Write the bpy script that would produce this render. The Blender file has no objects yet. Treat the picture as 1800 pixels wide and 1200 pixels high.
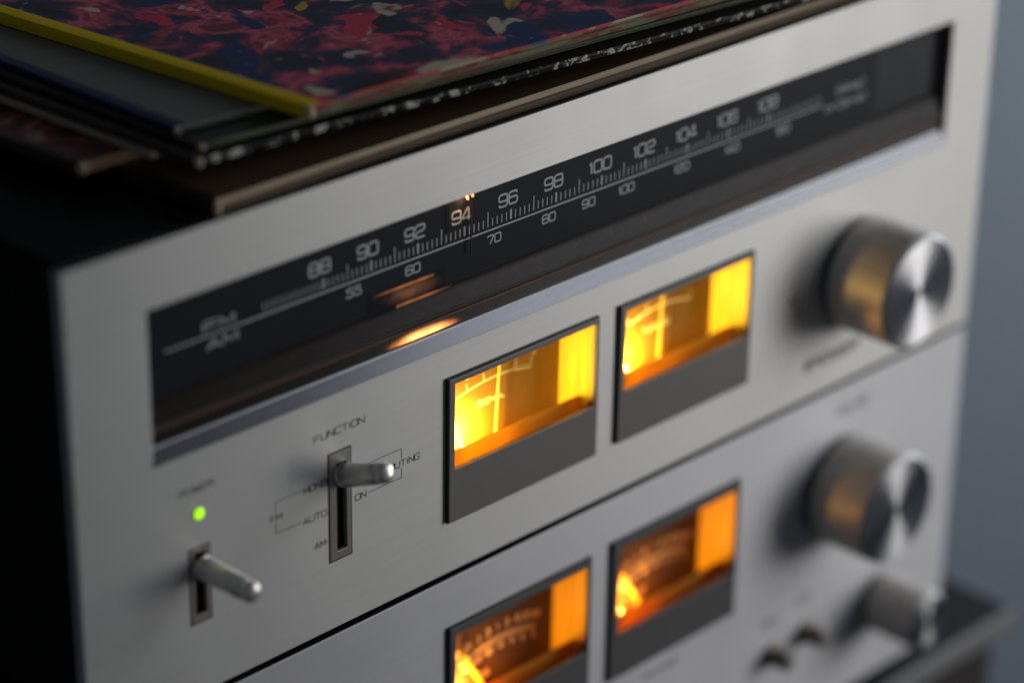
import bpy, bmesh, math, random
from mathutils import Vector, Matrix

MM = 0.001
random.seed(7)
SC = bpy.context.scene
COL = SC.collection

# ------------------------------------------------------------------ camera, world, lights, exposure
cam_d = bpy.data.cameras.new('camera')
cam = bpy.data.objects.new('camera', cam_d)
COL.objects.link(cam)
SC.camera = cam
cam_d.sensor_width = 36.0
cam_d.sensor_fit = 'HORIZONTAL'
cam_d.lens = 92.46
cam_d.clip_start = 0.02
cam_d.clip_end = 60.0
CAM = Vector((-363.72, -517.21, 273.43))
rx = Vector((0.7024, -0.7117, 0.0146)).normalized()
fw = Vector((0.6492, 0.6317, -0.4237))
fw = (fw - rx * fw.dot(rx)).normalized()
up = rx.cross(fw)
cam.matrix_world = Matrix(((rx.x, up.x, -fw.x, CAM.x * MM), (rx.y, up.y, -fw.y, CAM.y * MM), (rx.z, up.z, -fw.z, CAM.z * MM), (0, 0, 0, 1)))
cam_d.dof.use_dof = True
cam_d.dof.focus_distance = 0.804
cam_d.dof.aperture_fstop = 3.7
cam_d.dof.aperture_blades = 0

world = bpy.data.worlds.new('World')
SC.world = world
world.use_nodes = True
bg = world.node_tree.nodes['Background']
bg.inputs[0].default_value = (0.74, 0.84, 1.0, 1)
bg.inputs[1].default_value = 0.060

def area_light(name, loc, target, size, sy, power, color):
    d = bpy.data.lights.new(name, 'AREA')
    d.shape = 'RECTANGLE'; d.size = size; d.size_y = sy; d.energy = power; d.color = color
    o = bpy.data.objects.new(name, d); COL.objects.link(o)
    o.location = Vector(loc) * MM
    o.rotation_euler = (Vector(target) - Vector(loc)).to_track_quat('-Z', 'Y').to_euler()
    return o

# the window of the room, to the right and in front of the stereo
area_light('window_light', (930, -650, -80), (370, 0, -150), 0.44, 0.42, 2.15, (1.0, 0.97, 0.93))
# added fill from higher up and farther right, brightens the trim and record tops
area_light('high_fill_light', (1500, -950, 700), (300, 0, -100), 0.9, 0.7, 3.8, (0.90, 0.94, 1.0))
# added bluish fill that brightens the wall behind
area_light('wall_fill_light', (2350, 30, 150), (1350, 650, -720), 0.9, 0.9, 16.0, (0.86, 0.93, 1.0))

SC.view_settings.view_transform = 'Standard'
SC.view_settings.look = 'None'
SC.view_settings.exposure = 0.08
SC.view_settings.gamma = 1.0
SC.view_settings.use_curve_mapping = False
SC.render.engine = 'CYCLES'
SC.cycles.use_denoising = True
SC.cycles.max_bounces = 8
SC.cycles.sample_clamp_indirect = 4.0

# ------------------------------------------------------------------ materials
def nodes_of(name):
    m = bpy.data.materials.new(name); m.use_nodes = True
    nt = m.node_tree
    return m, nt, nt.nodes['Principled BSDF'], nt.nodes, nt.links

def simple(name, color, rough=0.5, metal=0.0, noise=0.06, scale=300.0, spec=0.5, bump=0.0):
    m, nt, b, N, L = nodes_of(name)
    b.inputs['Metallic'].default_value = metal
    b.inputs['Specular IOR Level'].default_value = spec
    tc = N.new('ShaderNodeTexCoord'); no = N.new('ShaderNodeTexNoise')
    no.inputs['Scale'].default_value = scale; no.inputs['Detail'].default_value = 4
    L.new(tc.outputs['Object'], no.inputs['Vector'])
    rp = N.new('ShaderNodeMapRange')
    rp.inputs['To Min'].default_value = 1 - noise; rp.inputs['To Max'].default_value = 1 + noise
    L.new(no.outputs['Fac'], rp.inputs['Value'])
    mx = N.new('ShaderNodeVectorMath'); mx.operation = 'SCALE'
    mx.inputs[0].default_value = color
    L.new(rp.outputs['Result'], mx.inputs['Scale'])
    L.new(mx.outputs['Vector'], b.inputs['Base Color'])
    rr = N.new('ShaderNodeMapRange')
    rr.inputs['To Min'].default_value = rough * 0.85; rr.inputs['To Max'].default_value = min(1, rough * 1.15)
    L.new(no.outputs['Fac'], rr.inputs['Value']); L.new(rr.outputs['Result'], b.inputs['Roughness'])
    if bump:
        bp = N.new('ShaderNodeBump'); bp.inputs['Strength'].default_value = bump; bp.inputs['Distance'].default_value = 0.0003
        L.new(no.outputs['Fac'], bp.inputs['Height']); L.new(bp.outputs['Normal'], b.inputs['Normal'])
    return m

def brushed(name, color, rough=0.42, metal=0.75, stretch=(6, 400, 1400), aniso=0.0, rad=False, var=0.05):
    m, nt, b, N, L = nodes_of(name)
    b.inputs['Metallic'].default_value = metal
    tc = N.new('ShaderNodeTexCoord'); mp = N.new('ShaderNodeMapping'); no = N.new('ShaderNodeTexNoise')
    mp.inputs['Scale'].default_value = stretch
    no.inputs['Scale'].default_value = 1.0; no.inputs['Detail'].default_value = 6; no.inputs['Roughness'].default_value = 0.7
    L.new(tc.outputs['Object'], mp.inputs['Vector']); L.new(mp.outputs['Vector'], no.inputs['Vector'])
    rp = N.new('ShaderNodeMapRange'); rp.inputs['From Min'].default_value = 0.3; rp.inputs['From Max'].default_value = 0.7
    rp.inputs['To Min'].default_value = 1 - var; rp.inputs['To Max'].default_value = 1 + var
    L.new(no.outputs['Fac'], rp.inputs['Value'])
    # a second broad layer: faint smudges and handling marks
    n2 = N.new('ShaderNodeTexNoise'); n2.inputs['Scale'].default_value = 22; n2.inputs['Detail'].default_value = 5
    L.new(tc.outputs['Object'], n2.inputs['Vector'])
    r2 = N.new('ShaderNodeMapRange'); r2.inputs['To Min'].default_value = rough * 0.80; r2.inputs['To Max'].default_value = rough * 1.2
    L.new(n2.outputs['Fac'], r2.inputs['Value']); L.new(r2.outputs['Result'], b.inputs['Roughness'])
    mx = N.new('ShaderNodeVectorMath'); mx.operation = 'SCALE'; mx.inputs[0].default_value = color
    L.new(rp.outputs['Result'], mx.inputs['Scale']); L.new(mx.outputs['Vector'], b.inputs['Base Color'])
    if aniso and not rad:
        b.inputs['Anisotropic'].default_value = aniso
        cx = N.new('ShaderNodeCombineXYZ'); cx.inputs[2].default_value = 1.0
        L.new(cx.outputs[0], b.inputs['Tangent'])
    elif aniso:
        b.inputs['Anisotropic'].default_value = aniso
        tg = N.new('ShaderNodeTangent'); tg.direction_type = 'RADIAL'; tg.axis = 'Y'
        ge = N.new('ShaderNodeNewGeometry'); cp = N.new('ShaderNodeVectorMath'); cp.operation = 'CROSS_PRODUCT'
        L.new(tg.outputs['Tangent'], cp.inputs[0]); L.new(ge.outputs['Normal'], cp.inputs[1])
        L.new(cp.outputs['Vector'], b.inputs['Tangent'])
    return m

def glow(name, color, strength):
    m, nt, b, N, L = nodes_of(name)
    b.inputs['Base Color'].default_value = (*color, 1)
    b.inputs['Emission Color'].default_value = (*color, 1)
    b.inputs['Emission Strength'].default_value = strength
    return m

def glass(name, tint=(1, 1, 1), refl=1.0, rough=0.02):
    m, nt, b, N, L = nodes_of(name)
    N.remove(b)
    out = [n for n in N if n.type == 'OUTPUT_MATERIAL'][0]
    tr = N.new('ShaderNodeBsdfTransparent'); tr.inputs[0].default_value = (*tint, 1)
    gl = N.new('ShaderNodeBsdfGlossy'); gl.inputs['Roughness'].default_value = rough
    fr = N.new('ShaderNodeFresnel'); fr.inputs['IOR'].default_value = 1.47
    mu = N.new('ShaderNodeMath'); mu.operation = 'MULTIPLY'; mu.inputs[1].default_value = refl
    mix = N.new('ShaderNodeMixShader')
    ge = N.new('ShaderNodeNewGeometry'); iv = N.new('ShaderNodeMath'); iv.operation = 'SUBTRACT'; iv.inputs[0].default_value = 1
    m2 = N.new('ShaderNodeMath'); m2.operation = 'MULTIPLY'
    L.new(ge.outputs['Backfacing'], iv.inputs[1]); L.new(fr.outputs[0], m2.inputs[0]); L.new(iv.outputs[0], m2.inputs[1])
    L.new(m2.outputs[0], mu.inputs[0]); L.new(mu.outputs[0], mix.inputs[0])
    L.new(tr.outputs[0], mix.inputs[1]); L.new(gl.outputs[0], mix.inputs[2]); L.new(mix.outputs[0], out.inputs[0])
    return m

def ramp_cover(name, stops, scale=9.0, rough=0.35, distort=1.2, stretch=(1, 1, 1), spots=None):
    """printed record cover: an abstract blotchy print"""
    m, nt, b, N, L = nodes_of(name)
    tc = N.new('ShaderNodeTexCoord'); mp = N.new('ShaderNodeMapping'); mp.inputs['Scale'].default_value = stretch
    L.new(tc.outputs['Object'], mp.inputs['Vector'])
    no = N.new('ShaderNodeTexNoise'); no.inputs['Scale'].default_value = scale; no.inputs['Detail'].default_value = 5
    no.inputs['Roughness'].default_value = 0.6; no.inputs['Distortion'].default_value = distort
    L.new(mp.outputs['Vector'], no.inputs['Vector'])
    cr = N.new('ShaderNodeValToRGB'); cr.color_ramp.interpolation = 'LINEAR'
    els = cr.color_ramp.elements
    els[0].position = stops[0][0]; els[0].color = (*stops[0][1], 1)
    els[1].position = stops[-1][0]; els[1].color = (*stops[-1][1], 1)
    for p, c in stops[1:-1]:
        e = els.new(p); e.color = (*c, 1)
    L.new(no.outputs['Fac'], cr.inputs['Fac'])
    last = cr.outputs['Color']
    if spots:
        for k, (sc, th, colr) in enumerate(spots):
            n2 = N.new('ShaderNodeTexNoise'); n2.inputs['Scale'].default_value = sc; n2.inputs['Detail'].default_value = 3
            n2.inputs['Distortion'].default_value = 0.6
            m2 = N.new('ShaderNodeMapping'); m2.inputs['Location'].default_value = (3.1 * (k + 1), 1.7 * k, 0.4 * k)
            L.new(tc.outputs['Object'], m2.inputs['Vector']); L.new(m2.outputs['Vector'], n2.inputs['Vector'])
            r2 = N.new('ShaderNodeMapRange'); r2.inputs['From Min'].default_value = th; r2.inputs['From Max'].default_value = th + 0.03
            L.new(n2.outputs['Fac'], r2.inputs['Value'])
            mx = N.new('ShaderNodeMix'); mx.data_type = 'RGBA'; mx.inputs['B'].default_value = (*colr, 1)
            L.new(r2.outputs['Result'], mx.inputs['Factor']); L.new(last, mx.inputs['A'])
            last = mx.outputs['Result']
    L.new(last, b.inputs['Base Color'])
    b.inputs['Roughness'].default_value = rough; b.inputs['Specular IOR Level'].default_value = .22
    return m

def translucent(name, color, t=0.4):
    m, nt, b, N, L = nodes_of(name)
    out = [n for n in N if n.type == 'OUTPUT_MATERIAL'][0]
    b.inputs['Base Color'].default_value = (*color, 1); b.inputs['Roughness'].default_value = .5
    tr = N.new('ShaderNodeBsdfTranslucent'); tr.inputs[0].default_value = (*color, 1)
    mix = N.new('ShaderNodeMixShader'); mix.inputs[0].default_value = t
    L.new(b.outputs[0], mix.inputs[1]); L.new(tr.outputs[0], mix.inputs[2]); L.new(mix.outputs[0], out.inputs[0])
    return m

M = {}
M['screen1'] = translucent('meter_screen_orange', (0.95, 0.64, 0.03), .38)
M['screen2'] = translucent('meter_screen_brown', (0.80, 0.42, 0.05), .34)
M['plate'] = brushed('tuner_aluminium', (0.62, 0.615, 0.60), 0.52, 0.62, aniso=0.7)
M['plate2'] = brushed('amplifier_aluminium', (0.575, 0.575, 0.605), 0.52, 0.62, aniso=0.7)
M['knob_side'] = brushed('knob_side_aluminium', (0.70, 0.66, 0.61), 0.52, 0.45, (1500, 30, 1500), var=0.22)
M['knob_face'] = brushed('knob_face_turned', (0.80, 0.80, 0.83), 0.32, 1.0, (60, 60, 60), aniso=0.93, rad=True, var=0.02)
M['rim'] = simple('knob_rim_metal', (0.50, 0.50, 0.50), 0.5, 0.8, 0.03)
M['chrome'] = simple('lever_metal', (0.92, 0.88, 0.82), 0.36, .85, 0.04)
M['black_paint'] = simple('black_case_paint', (0.006, 0.006, 0.006), 0.6, 0, 0.2, 900, 0.12, 0.3)
M['black'] = simple('black_plastic', (0.012, 0.011, 0.011), 0.5, 0, 0.1)
M['darkgap'] = simple('dark_inner', (0.01, 0.006, 0.005), 0.8, 0, 0.1)
M['board'] = simple('dial_board_black', (0.015, 0.016, 0.023), 0.45, 0, 0.05, 300, 0.25)
M['reflection_end'] = simple('dial_reflection_end_black', (0.010, 0.010, 0.010), 0.5, 0, 0.05)
M['sidewall'] = simple('dial_side_brown', (0.020, 0.011, 0.006), 0.5, 0, 0.1)
M['sill'] = simple('dial_sill_smoked', (0.036, 0.021, 0.017), 0.24, 0, 0.12, 140, 0.12)
M['rib'] = simple('dial_rib_amber_reflection', (0.42, 0.24, 0.17), 0.42, 0.4, 0.1, 90)  # amber light reflected on the sill edge, put into the rib colour
M['rib2'] = simple('dial_rib_grey', (0.22, 0.19, 0.18), 0.42, 0.4, 0.1, 90)
M['trim'] = brushed('trim_polished', (0.185, 0.195, 0.22), 0.20, 1.0, (4, 500, 900))
M['trim_edge'] = simple('trim_bright_edge', (0.95, 0.95, 0.98), 0.35, 0.85, 0.03)
M['ink'] = simple('black_ink', (0.06, 0.06, 0.06), 0.6, 0, 0.05)
M['ink2'] = simple('grey_ink', (0.16, 0.16, 0.17), 0.6, 0, 0.05)
M['print'] = simple('white_print', (0.92, 0.92, 0.89), 0.6, 0, 0.05)
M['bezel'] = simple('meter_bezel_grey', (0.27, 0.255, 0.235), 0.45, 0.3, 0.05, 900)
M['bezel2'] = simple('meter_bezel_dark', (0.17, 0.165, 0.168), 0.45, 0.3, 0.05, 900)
M['slotbez'] = simple('slot_bezel', (0.40, 0.37, 0.34), 0.42, 0.5, 0.06, 500)
M['slot'] = simple('slot_red_brown', (0.075, 0.034, 0.026), 0.6, 0, 0.15)
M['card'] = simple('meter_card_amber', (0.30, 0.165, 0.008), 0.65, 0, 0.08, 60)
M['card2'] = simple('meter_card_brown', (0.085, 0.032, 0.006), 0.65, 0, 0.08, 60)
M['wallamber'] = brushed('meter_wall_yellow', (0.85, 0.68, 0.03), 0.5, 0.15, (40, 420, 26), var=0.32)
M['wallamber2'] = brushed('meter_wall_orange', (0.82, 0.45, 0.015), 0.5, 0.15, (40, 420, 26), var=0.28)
M['dark_corner'] = simple('meter_corner_brown', (0.16, 0.075, 0.012), 0.6, 0, 0.1)
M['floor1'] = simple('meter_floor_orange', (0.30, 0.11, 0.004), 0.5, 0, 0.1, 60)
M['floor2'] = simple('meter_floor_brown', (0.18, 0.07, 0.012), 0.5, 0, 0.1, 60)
M['mark1'] = simple('meter_marks_yellow', (1.0, 1.0, 0.42), 0.6, 0, 0.03)
M['mark2'] = simple('meter_marks_salmon', (1.0, 0.62, 0.36), 0.6, 0, 0.03)
M['needle'] = simple('needle_yellow', (0.95, 0.75, 0.12), 0.5, 0, 0.03)
M['needle2'] = simple('needle_orange', (0.95, 0.42, 0.04), 0.5, 0, 0.03)
M['bulb'] = glow('bulb_glow', (1.0, 0.62, 0.12), 5.0)
M['bulb2'] = glow('bulb_glow_dim', (1.0, 0.50, 0.07), 3.0)
M['led'] = glow('green_light', (0.42, 0.95, 0.01), 1.15)
M['tip'] = glow('pointer_tip_lamp', (1.0, 0.42, 0.12), 2.2)
M['pointer'] = simple('pointer_smoke', (0.03, 0.022, 0.02), 0.4, 0, 0.05)
M['glass'] = glass('clear_glass', (0.93, 0.94, 0.95), 0.8)
M['meterglass'] = glass('meter_glass', (1, 0.98, 0.95), 0.6)
M['wall'] = simple('blue_grey_wall', (0.225, 0.25, 0.285), 0.8, 0, 0.04, 6)
M['floor'] = simple('dark_floor', (0.05, 0.045, 0.045), 0.6, 0, 0.2, 4)
M['shelf'] = simple('stand_black_top', (0.016, 0.016, 0.016), 0.35, 0, 0.1, 80)
M['shelfedge'] = brushed('stand_metal_edge', (0.26, 0.26, 0.27), 0.65, 0.3)
M['cabinet'] = simple('stand_dark_body', (0.045, 0.038, 0.036), 0.55, 0, 0.2, 30)

# ------------------------------------------------------------------ object helpers (all numbers in millimetres)
ORG = {}
def thing(name, label, cat, loc, group=None, kind=None):
    o = bpy.data.objects.new(name, None); COL.objects.link(o)
    o.location = Vector(loc) * MM; o.empty_display_size = 0.02
    o['label'] = label; o['category'] = cat
    if group: o['group'] = group
    ORG[o.name] = Vector(loc)
    return o

class MB:
    """collects shapes in world millimetres; build() links them as one mesh"""
    def __init__(s): s.v = []; s.f = []; s.mi = []
    def add(s, vs, fs, mi=0):
        b = len(s.v); s.v += [Vector(v) for v in vs]
        s.f += [tuple(i + b for i in f) for f in fs]; s.mi += [mi] * len(fs)
        return s
    def box(s, x0, x1, y0, y1, z0, z1, mi=0):
        vs = [(x, y, z) for x in (x0, x1) for y in (y0, y1) for z in (z0, z1)]
        fs = [(0, 1, 3, 2), (4, 6, 7, 5), (0, 4, 5, 1), (2, 3, 7, 6), (0, 2, 6, 4), (1, 5, 7, 3)]
        return s.add(vs, fs, mi)
    def lathe(s, c, axis, prof, seg=64, mi=0, cap0=True, cap1=True):
        """prof: list of (distance along axis, radius)"""
        c = Vector(c); a = Vector(axis).normalized()
        u = a.cross(Vector((0, 0, 1)));
        if u.length < 1e-3: u = Vector((1, 0, 0))
        u.normalize(); w = a.cross(u)
        vs = []; fs = []
        for d, r in prof:
            for k in range(seg):
                t = 2 * math.pi * k / seg
                vs.append(c + a * d + (u * math.cos(t) + w * math.sin(t)) * r)
        n = len(prof)
        for i in range(n - 1):
            for k in range(seg):
                k2 = (k + 1) % seg
                fs.append((i * seg + k, i * seg + k2, (i + 1) * seg + k2, (i + 1) * seg + k))
        if cap0: fs.append(tuple(range(seg))[::-1])
        if cap1: fs.append(tuple((n - 1) * seg + k for k in range(seg)))
        return s.add(vs, fs, mi)
    def prism_x(s, prof, x0, x1, mi=0, closed=True):
        """extrude a (y, z) profile along X"""
        n = len(prof)
        vs = [(x0, y, z) for y, z in prof] + [(x1, y, z) for y, z in prof]
        fs = [(i, (i + 1) % n, n + (i + 1) % n, n + i) for i in range(n if closed else n - 1)]
        if closed: fs += [tuple(range(n))[::-1], tuple(range(n, 2 * n))]
        return s.add(vs, fs, mi)
    def build(s, name, mat, parent=None, bevel=0.0, smooth=None, label=None, seg=2):
        org = Vector((0, 0, 0))
        if parent is not None: org = ORG[parent.name]
        me = bpy.data.meshes.new(name)
        me.from_pydata([tuple((v - org) * MM) for v in s.v], [], s.f)
        mats = mat if isinstance(mat, (list, tuple)) else [mat]
        for m in mats: me.materials.append(m)
        if len(mats) > 1: me.polygons.foreach_set('material_index', s.mi)
        bm = bmesh.new(); bm.from_mesh(me)
        bmesh.ops.recalc_face_normals(bm, faces=bm.faces)
        bm.to_mesh(me); bm.free()
        o = bpy.data.objects.new(name, me); COL.objects.link(o)
        if parent is not None: o.parent = parent
        ORG[o.name] = org
        if bevel:
            b = o.modifiers.new('bevel', 'BEVEL'); b.width = bevel * MM; b.segments = seg; b.limit_method = 'ANGLE'
            b.angle_limit = math.radians(40)
        if smooth:
            for p in me.polygons: p.use_smooth = True
            me.set_sharp_from_angle(angle=math.radians(smooth))
        if label: o['label'] = label
        return o

def plate_with_holes(x0, x1, z0, z1, y0, y1, holes):
    xs = sorted({x0, x1, *[h[0] for h in holes], *[h[1] for h in holes]})
    zs = sorted({z0, z1, *[h[2] for h in holes], *[h[3] for h in holes]})
    def solid(i, j):
        if i < 0 or j < 0 or i >= len(xs) - 1 or j >= len(zs) - 1: return False
        cx = (xs[i] + xs[i + 1]) / 2; cz = (zs[j] + zs[j + 1]) / 2
        return not any(h[0] < cx < h[1] and h[2] < cz < h[3] for h in holes)
    m = MB(); idx = {}
    def V(i, j, k):
        if (i, j, k) not in idx:
            idx[(i, j, k)] = len(m.v); m.v.append(Vector((xs[i], (y0, y1)[k], zs[j])))
        return idx[(i, j, k)]
    for i in range(len(xs) - 1):
        for j in range(len(zs) - 1):
            if not solid(i, j): continue
            F = [(V(i, j, 0), V(i + 1, j, 0), V(i + 1, j + 1, 0), V(i, j + 1, 0)), (V(i, j, 1), V(i, j + 1, 1), V(i + 1, j + 1, 1), V(i + 1, j, 1))]
            if not solid(i - 1, j): F.append((V(i, j, 0), V(i, j + 1, 0), V(i, j + 1, 1), V(i, j, 1)))
            if not solid(i + 1, j): F.append((V(i + 1, j, 0), V(i + 1, j, 1), V(i + 1, j + 1, 1), V(i + 1, j + 1, 0)))
            if not solid(i, j - 1): F.append((V(i, j, 0), V(i, j, 1), V(i + 1, j, 1), V(i + 1, j, 0)))
            if not solid(i, j + 1): F.append((V(i, j + 1, 0), V(i + 1, j + 1, 0), V(i + 1, j + 1, 1), V(i, j + 1, 1)))
            m.f += F; m.mi += [0] * len(F)
    return m

# ------------------------------------------------------------------ wide square lettering drawn as strokes
def rr(x0, z0, x1, z1): return ('c', [(x0, z0), (x1, z0), (x1, z1), (x0, z1)])
G = {
 '0': [rr(0, 0, 1, 1)], 'O': [rr(0, 0, 1, 1)],
 '1': [('o', [(.45, .78), (.72, 1), (.72, 0)])],
 '2': [('o', [(0, .72), (0, 1), (1, 1), (1, .55), (0, .42), (0, 0), (1, 0)])],
 '3': [('o', [(0, .75), (0, 1), (.95, 1), (.95, .53), (.35, .53)]), ('o', [(.35, .53), (1, .53), (1, 0), (0, 0), (0, .25)])],
 '4': [('o', [(.72, 0), (.72, 1), (.55, 1), (0, .3), (0, .22), (.5, .22)]), ('o', [(.5, .22), (1, .22)])],
 '5': [('o', [(.95, 1), (.05, 1), (.05, .58), (1, .58), (1, 0), (0, 0), (0, .2)])],
 '6': [('o', [(.95, .8), (.95, 1), (0, 1), (0, 0), (1, 0), (1, .56), (.5, .56)]), ('o', [(.5, .56), (0, .56)])],
 '7': [('o', [(0, .85), (0, 1), (1, 1), (1, .85), (.4, 0)])],
 '8': [rr(0, 0, 1, 1), ('o', [(0, .52), (1, .52)])],
 '9': [('o', [(.05, .2), (.05, 0), (1, 0), (1, 1), (0, 1), (0, .44), (.5, .44)]), ('o', [(.5, .44), (1, .44)])],
 'A': [('o', [(0, 0), (.5, 1), (1, 0)]), ('o', [(.2, .32), (.8, .32)])],
 'B': [rr(0, 0, 1, 1), ('o', [(0, .52), (1, .52)])], 'C': [('o', [(1, .75), (1, 1), (0, 1), (0, 0), (1, 0), (1, .25)])],
 'D': [rr(0, 0, 1, 1)], 'E': [('o', [(1, 1), (0, 1), (0, 0), (1, 0)]), ('o', [(0, .52), (.9, .52)])],
 'F': [('o', [(1, 1), (0, 1), (0, 0)]), ('o', [(0, .5), (.9, .5)])],
 'G': [('o', [(1, .78), (1, 1), (0, 1), (0, 0), (1, 0), (1, .48), (.55, .48)])],
 'H': [('o', [(0, 0), (0, 1)]), ('o', [(1, 0), (1, 1)]), ('o', [(0, .52), (1, .52)])],
 'I': [('o', [(.5, 0), (.5, 1)])], 'K': [('o', [(0, 0), (0, 1)]), ('o', [(1, 1), (.1, .5), (1, 0)])],
 'L': [('o', [(0, 1), (0, 0), (1, 0)])], 'M': [('o', [(0, 0), (0, 1), (.5, .25), (1, 1), (1, 0)])],
 'N': [('o', [(0, 0), (0, 1), (1, 0), (1, 1)])], 'P': [('o', [(0, 0), (0, 1), (1, 1), (1, .45), (.5, .45)]), ('o', [(.5, .45), (0, .45)])],
 'R': [('o', [(0, 0), (0, 1), (1, 1), (1, .48), (.5, .48)]), ('o', [(.5, .48), (0, .48)]), ('o', [(.55, .48), (1, 0)])],
 'S': [('o', [(1, .78), (1, 1), (0, 1), (0, .53), (1, .53), (1, 0), (0, 0), (0, .22)])],
 'T': [('o', [(0, 1), (1, 1)]), ('o', [(.5, 1), (.5, 0)])], 'U': [('o', [(0, 1), (0, 0), (1, 0), (1, 1)])],
 'V': [('o', [(0, 1), (.5, 0), (1, 1)])], 'W': [('o', [(0, 1), (.25, 0), (.5, .8), (.75, 0), (1, 1)])],
 'X': [('o', [(0, 0), (1, 1)]), ('o', [(0, 1), (1, 0)])], 'k': [('o', [(0, 0), (0, 1)]), ('o', [(.9, .7), (.1, .35), (.9, 0)])],
 'z': [('o', [(0, .65), (.9, .65), (0, 0), (.9, 0)])], '-': [('o', [(.1, .5), (.9, .5)])], '.': [('o', [(.42, .02), (.58, .02)])],
 '(': [('o', [(.7, 1.1), (.45, .8), (.45, .2), (.7, -.1)])], ')': [('o', [(.3, 1.1), (.55, .8), (.55, .2), (.3, -.1)])],
 '@': [('o', [(.1, 0), (.4, 0), (.15, .4), (.2, .95), (.5, 1.1), (.8, .95), (.85, .4), (.6, 0), (.9, 0)]), ('o', [(.5, .1), (.5, .75)])],
}
NARROW = {'1': 0.62, 'I': 0.3, '.': 0.35, '-': 0.6, '(': 0.5, ')': 0.5}

def smooth_line(pts, r, closed):
    out = []; n = len(pts)
    for i, p in enumerate(pts):
        if not closed and i in (0, n - 1): out.append(Vector(p)); continue
        p = Vector(p); a = Vector(pts[i - 1]); b = Vector(pts[(i + 1) % n])
        da = (a - p); db = (b - p)
        ra = min(r, da.length * 0.45); rb = min(r, db.length * 0.45)
        A = p + da.normalized() * ra; B = p + db.normalized() * rb
        for t in (0, .33, .67, 1): out.append(A * (1 - t) ** 2 + p * 2 * t * (1 - t) + B * t * t)
    return out

def ribbon(mb, pts, w, closed, y, th=0.0):
    """flat printed line in the XZ plane at depth y"""
    n = len(pts); L = []; R = []
    for i in range(n):
        a = pts[i - 1] if (i or closed) else pts[0]; b = pts[(i + 1) % n] if (i < n - 1 or closed) else pts[-1]
        d = (b - a)
        if d.length < 1e-6: d = Vector((1, 0))
        d.normalize(); nn = Vector((-d.y, d.x)) * w / 2
        L.append(pts[i] + nn); R.append(pts[i] - nn)
    vs = [(p.x, y, p.y) for p in L] + [(p.x, y, p.y) for p in R]
    fs = [(i, (i + 1) % n, n + (i + 1) % n, n + i) for i in range(n if closed else n - 1)]
    mb.add(vs, fs)

def text(mb, s, x, z, h, cw, w, y, gap=None, align='c', slant=0.0, corner=0.22):
    """x is the middle of the word, z the middle of its height"""
    gap = cw * 0.22 if gap is None else gap
    ws = [(cw * NARROW.get(c, 1.0) if c != ' ' else cw * 0.5) for c in s]
    tot = sum(ws) + gap * (len(s) - 1)
    px = x - tot / 2 if align == 'c' else x
    for c, cwid in zip(s, ws):
        for si, (kind, pts) in enumerate(G.get(c, [])):
            q = []
            for u, v in pts:
                if c in NARROW: gx = px + cwid / 2 + (u - .5) * cw * (1.0 if c != '1' else 0.9)
                else: gx = px + u * cwid
                q.append((gx + (v - .5) * h * slant, z + (v - .5) * h))
            sharp = c in 'AMNVWXkKz'
            q = smooth_line(q, (0.03 if sharp else corner) * h, kind == 'c')
            ribbon(mb, q, w, kind == 'c', y - .012 * si)
        px += cwid + gap

def line(mb, x0, z0, x1, z1, w, y):
    ribbon(mb, [Vector((x0, z0)), Vector((x1, z1))], w, False, y)

def deep(xa, za, d):
    """where a mark read through the front plane lies when it is d mm behind it"""
    return xa + d * (xa - CAM.x) / 517.21, za + d * (za - CAM.z) / 517.21

def arc_pts(pa, pm, pb, n=24):
    (x1, y1), (x2, y2), (x3, y3) = pa, pm, pb
    d = 2 * (x1 * (y2 - y3) + x2 * (y3 - y1) + x3 * (y1 - y2))
    ux = ((x1**2 + y1**2) * (y2 - y3) + (x2**2 + y2**2) * (y3 - y1) + (x3**2 + y3**2) * (y1 - y2)) / d
    uy = ((x1**2 + y1**2) * (x3 - x2) + (x2**2 + y2**2) * (x1 - x3) + (x3**2 + y3**2) * (x2 - x1)) / d
    r = math.hypot(x1 - ux, y1 - uy)
    a0 = math.atan2(y1 - uy, x1 - ux); a1 = math.atan2(y3 - uy, x3 - ux)
    return [Vector((ux + r * math.cos(a0 + (a1 - a0) * i / n), uy + r * math.sin(a0 + (a1 - a0) * i / n))) for i in range(n + 1)], (ux, uy, r, a0, a1)

# ------------------------------------------------------------------ the setting
def struct(name, mb, mat):
    o = mb.build(name, mat); o['kind'] = 'structure'; return o
struct('wall', MB().box(-2500, 5000, 650, 750, -1500, 2200), M['wall'])
struct('floor', MB().box(-2500, 5000, -1500, 649, -1560, -1500), M['floor'])

# ------------------------------------------------------------------ the stand under the amplifier
stand = thing('stereo_stand', 'low black topped stand with a pale metal front edge under the amplifier', 'stand', (200, 200, -1500))
MB().box(-60, 475, 3.2, 420, -303, -297).build('top_panel', M['shelf'], stand, bevel=0.8)
MB().box(-60, 476.5, -1, 3, -307, -296.6).build('edge_trim', M['shelfedge'], stand, bevel=1.6, seg=4, label='pale metal strip along the front edge')
MB().box(-50, 470, 6, 410, -1500, -303.2).build('cabinet', M['cabinet'], stand, bevel=1)

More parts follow.
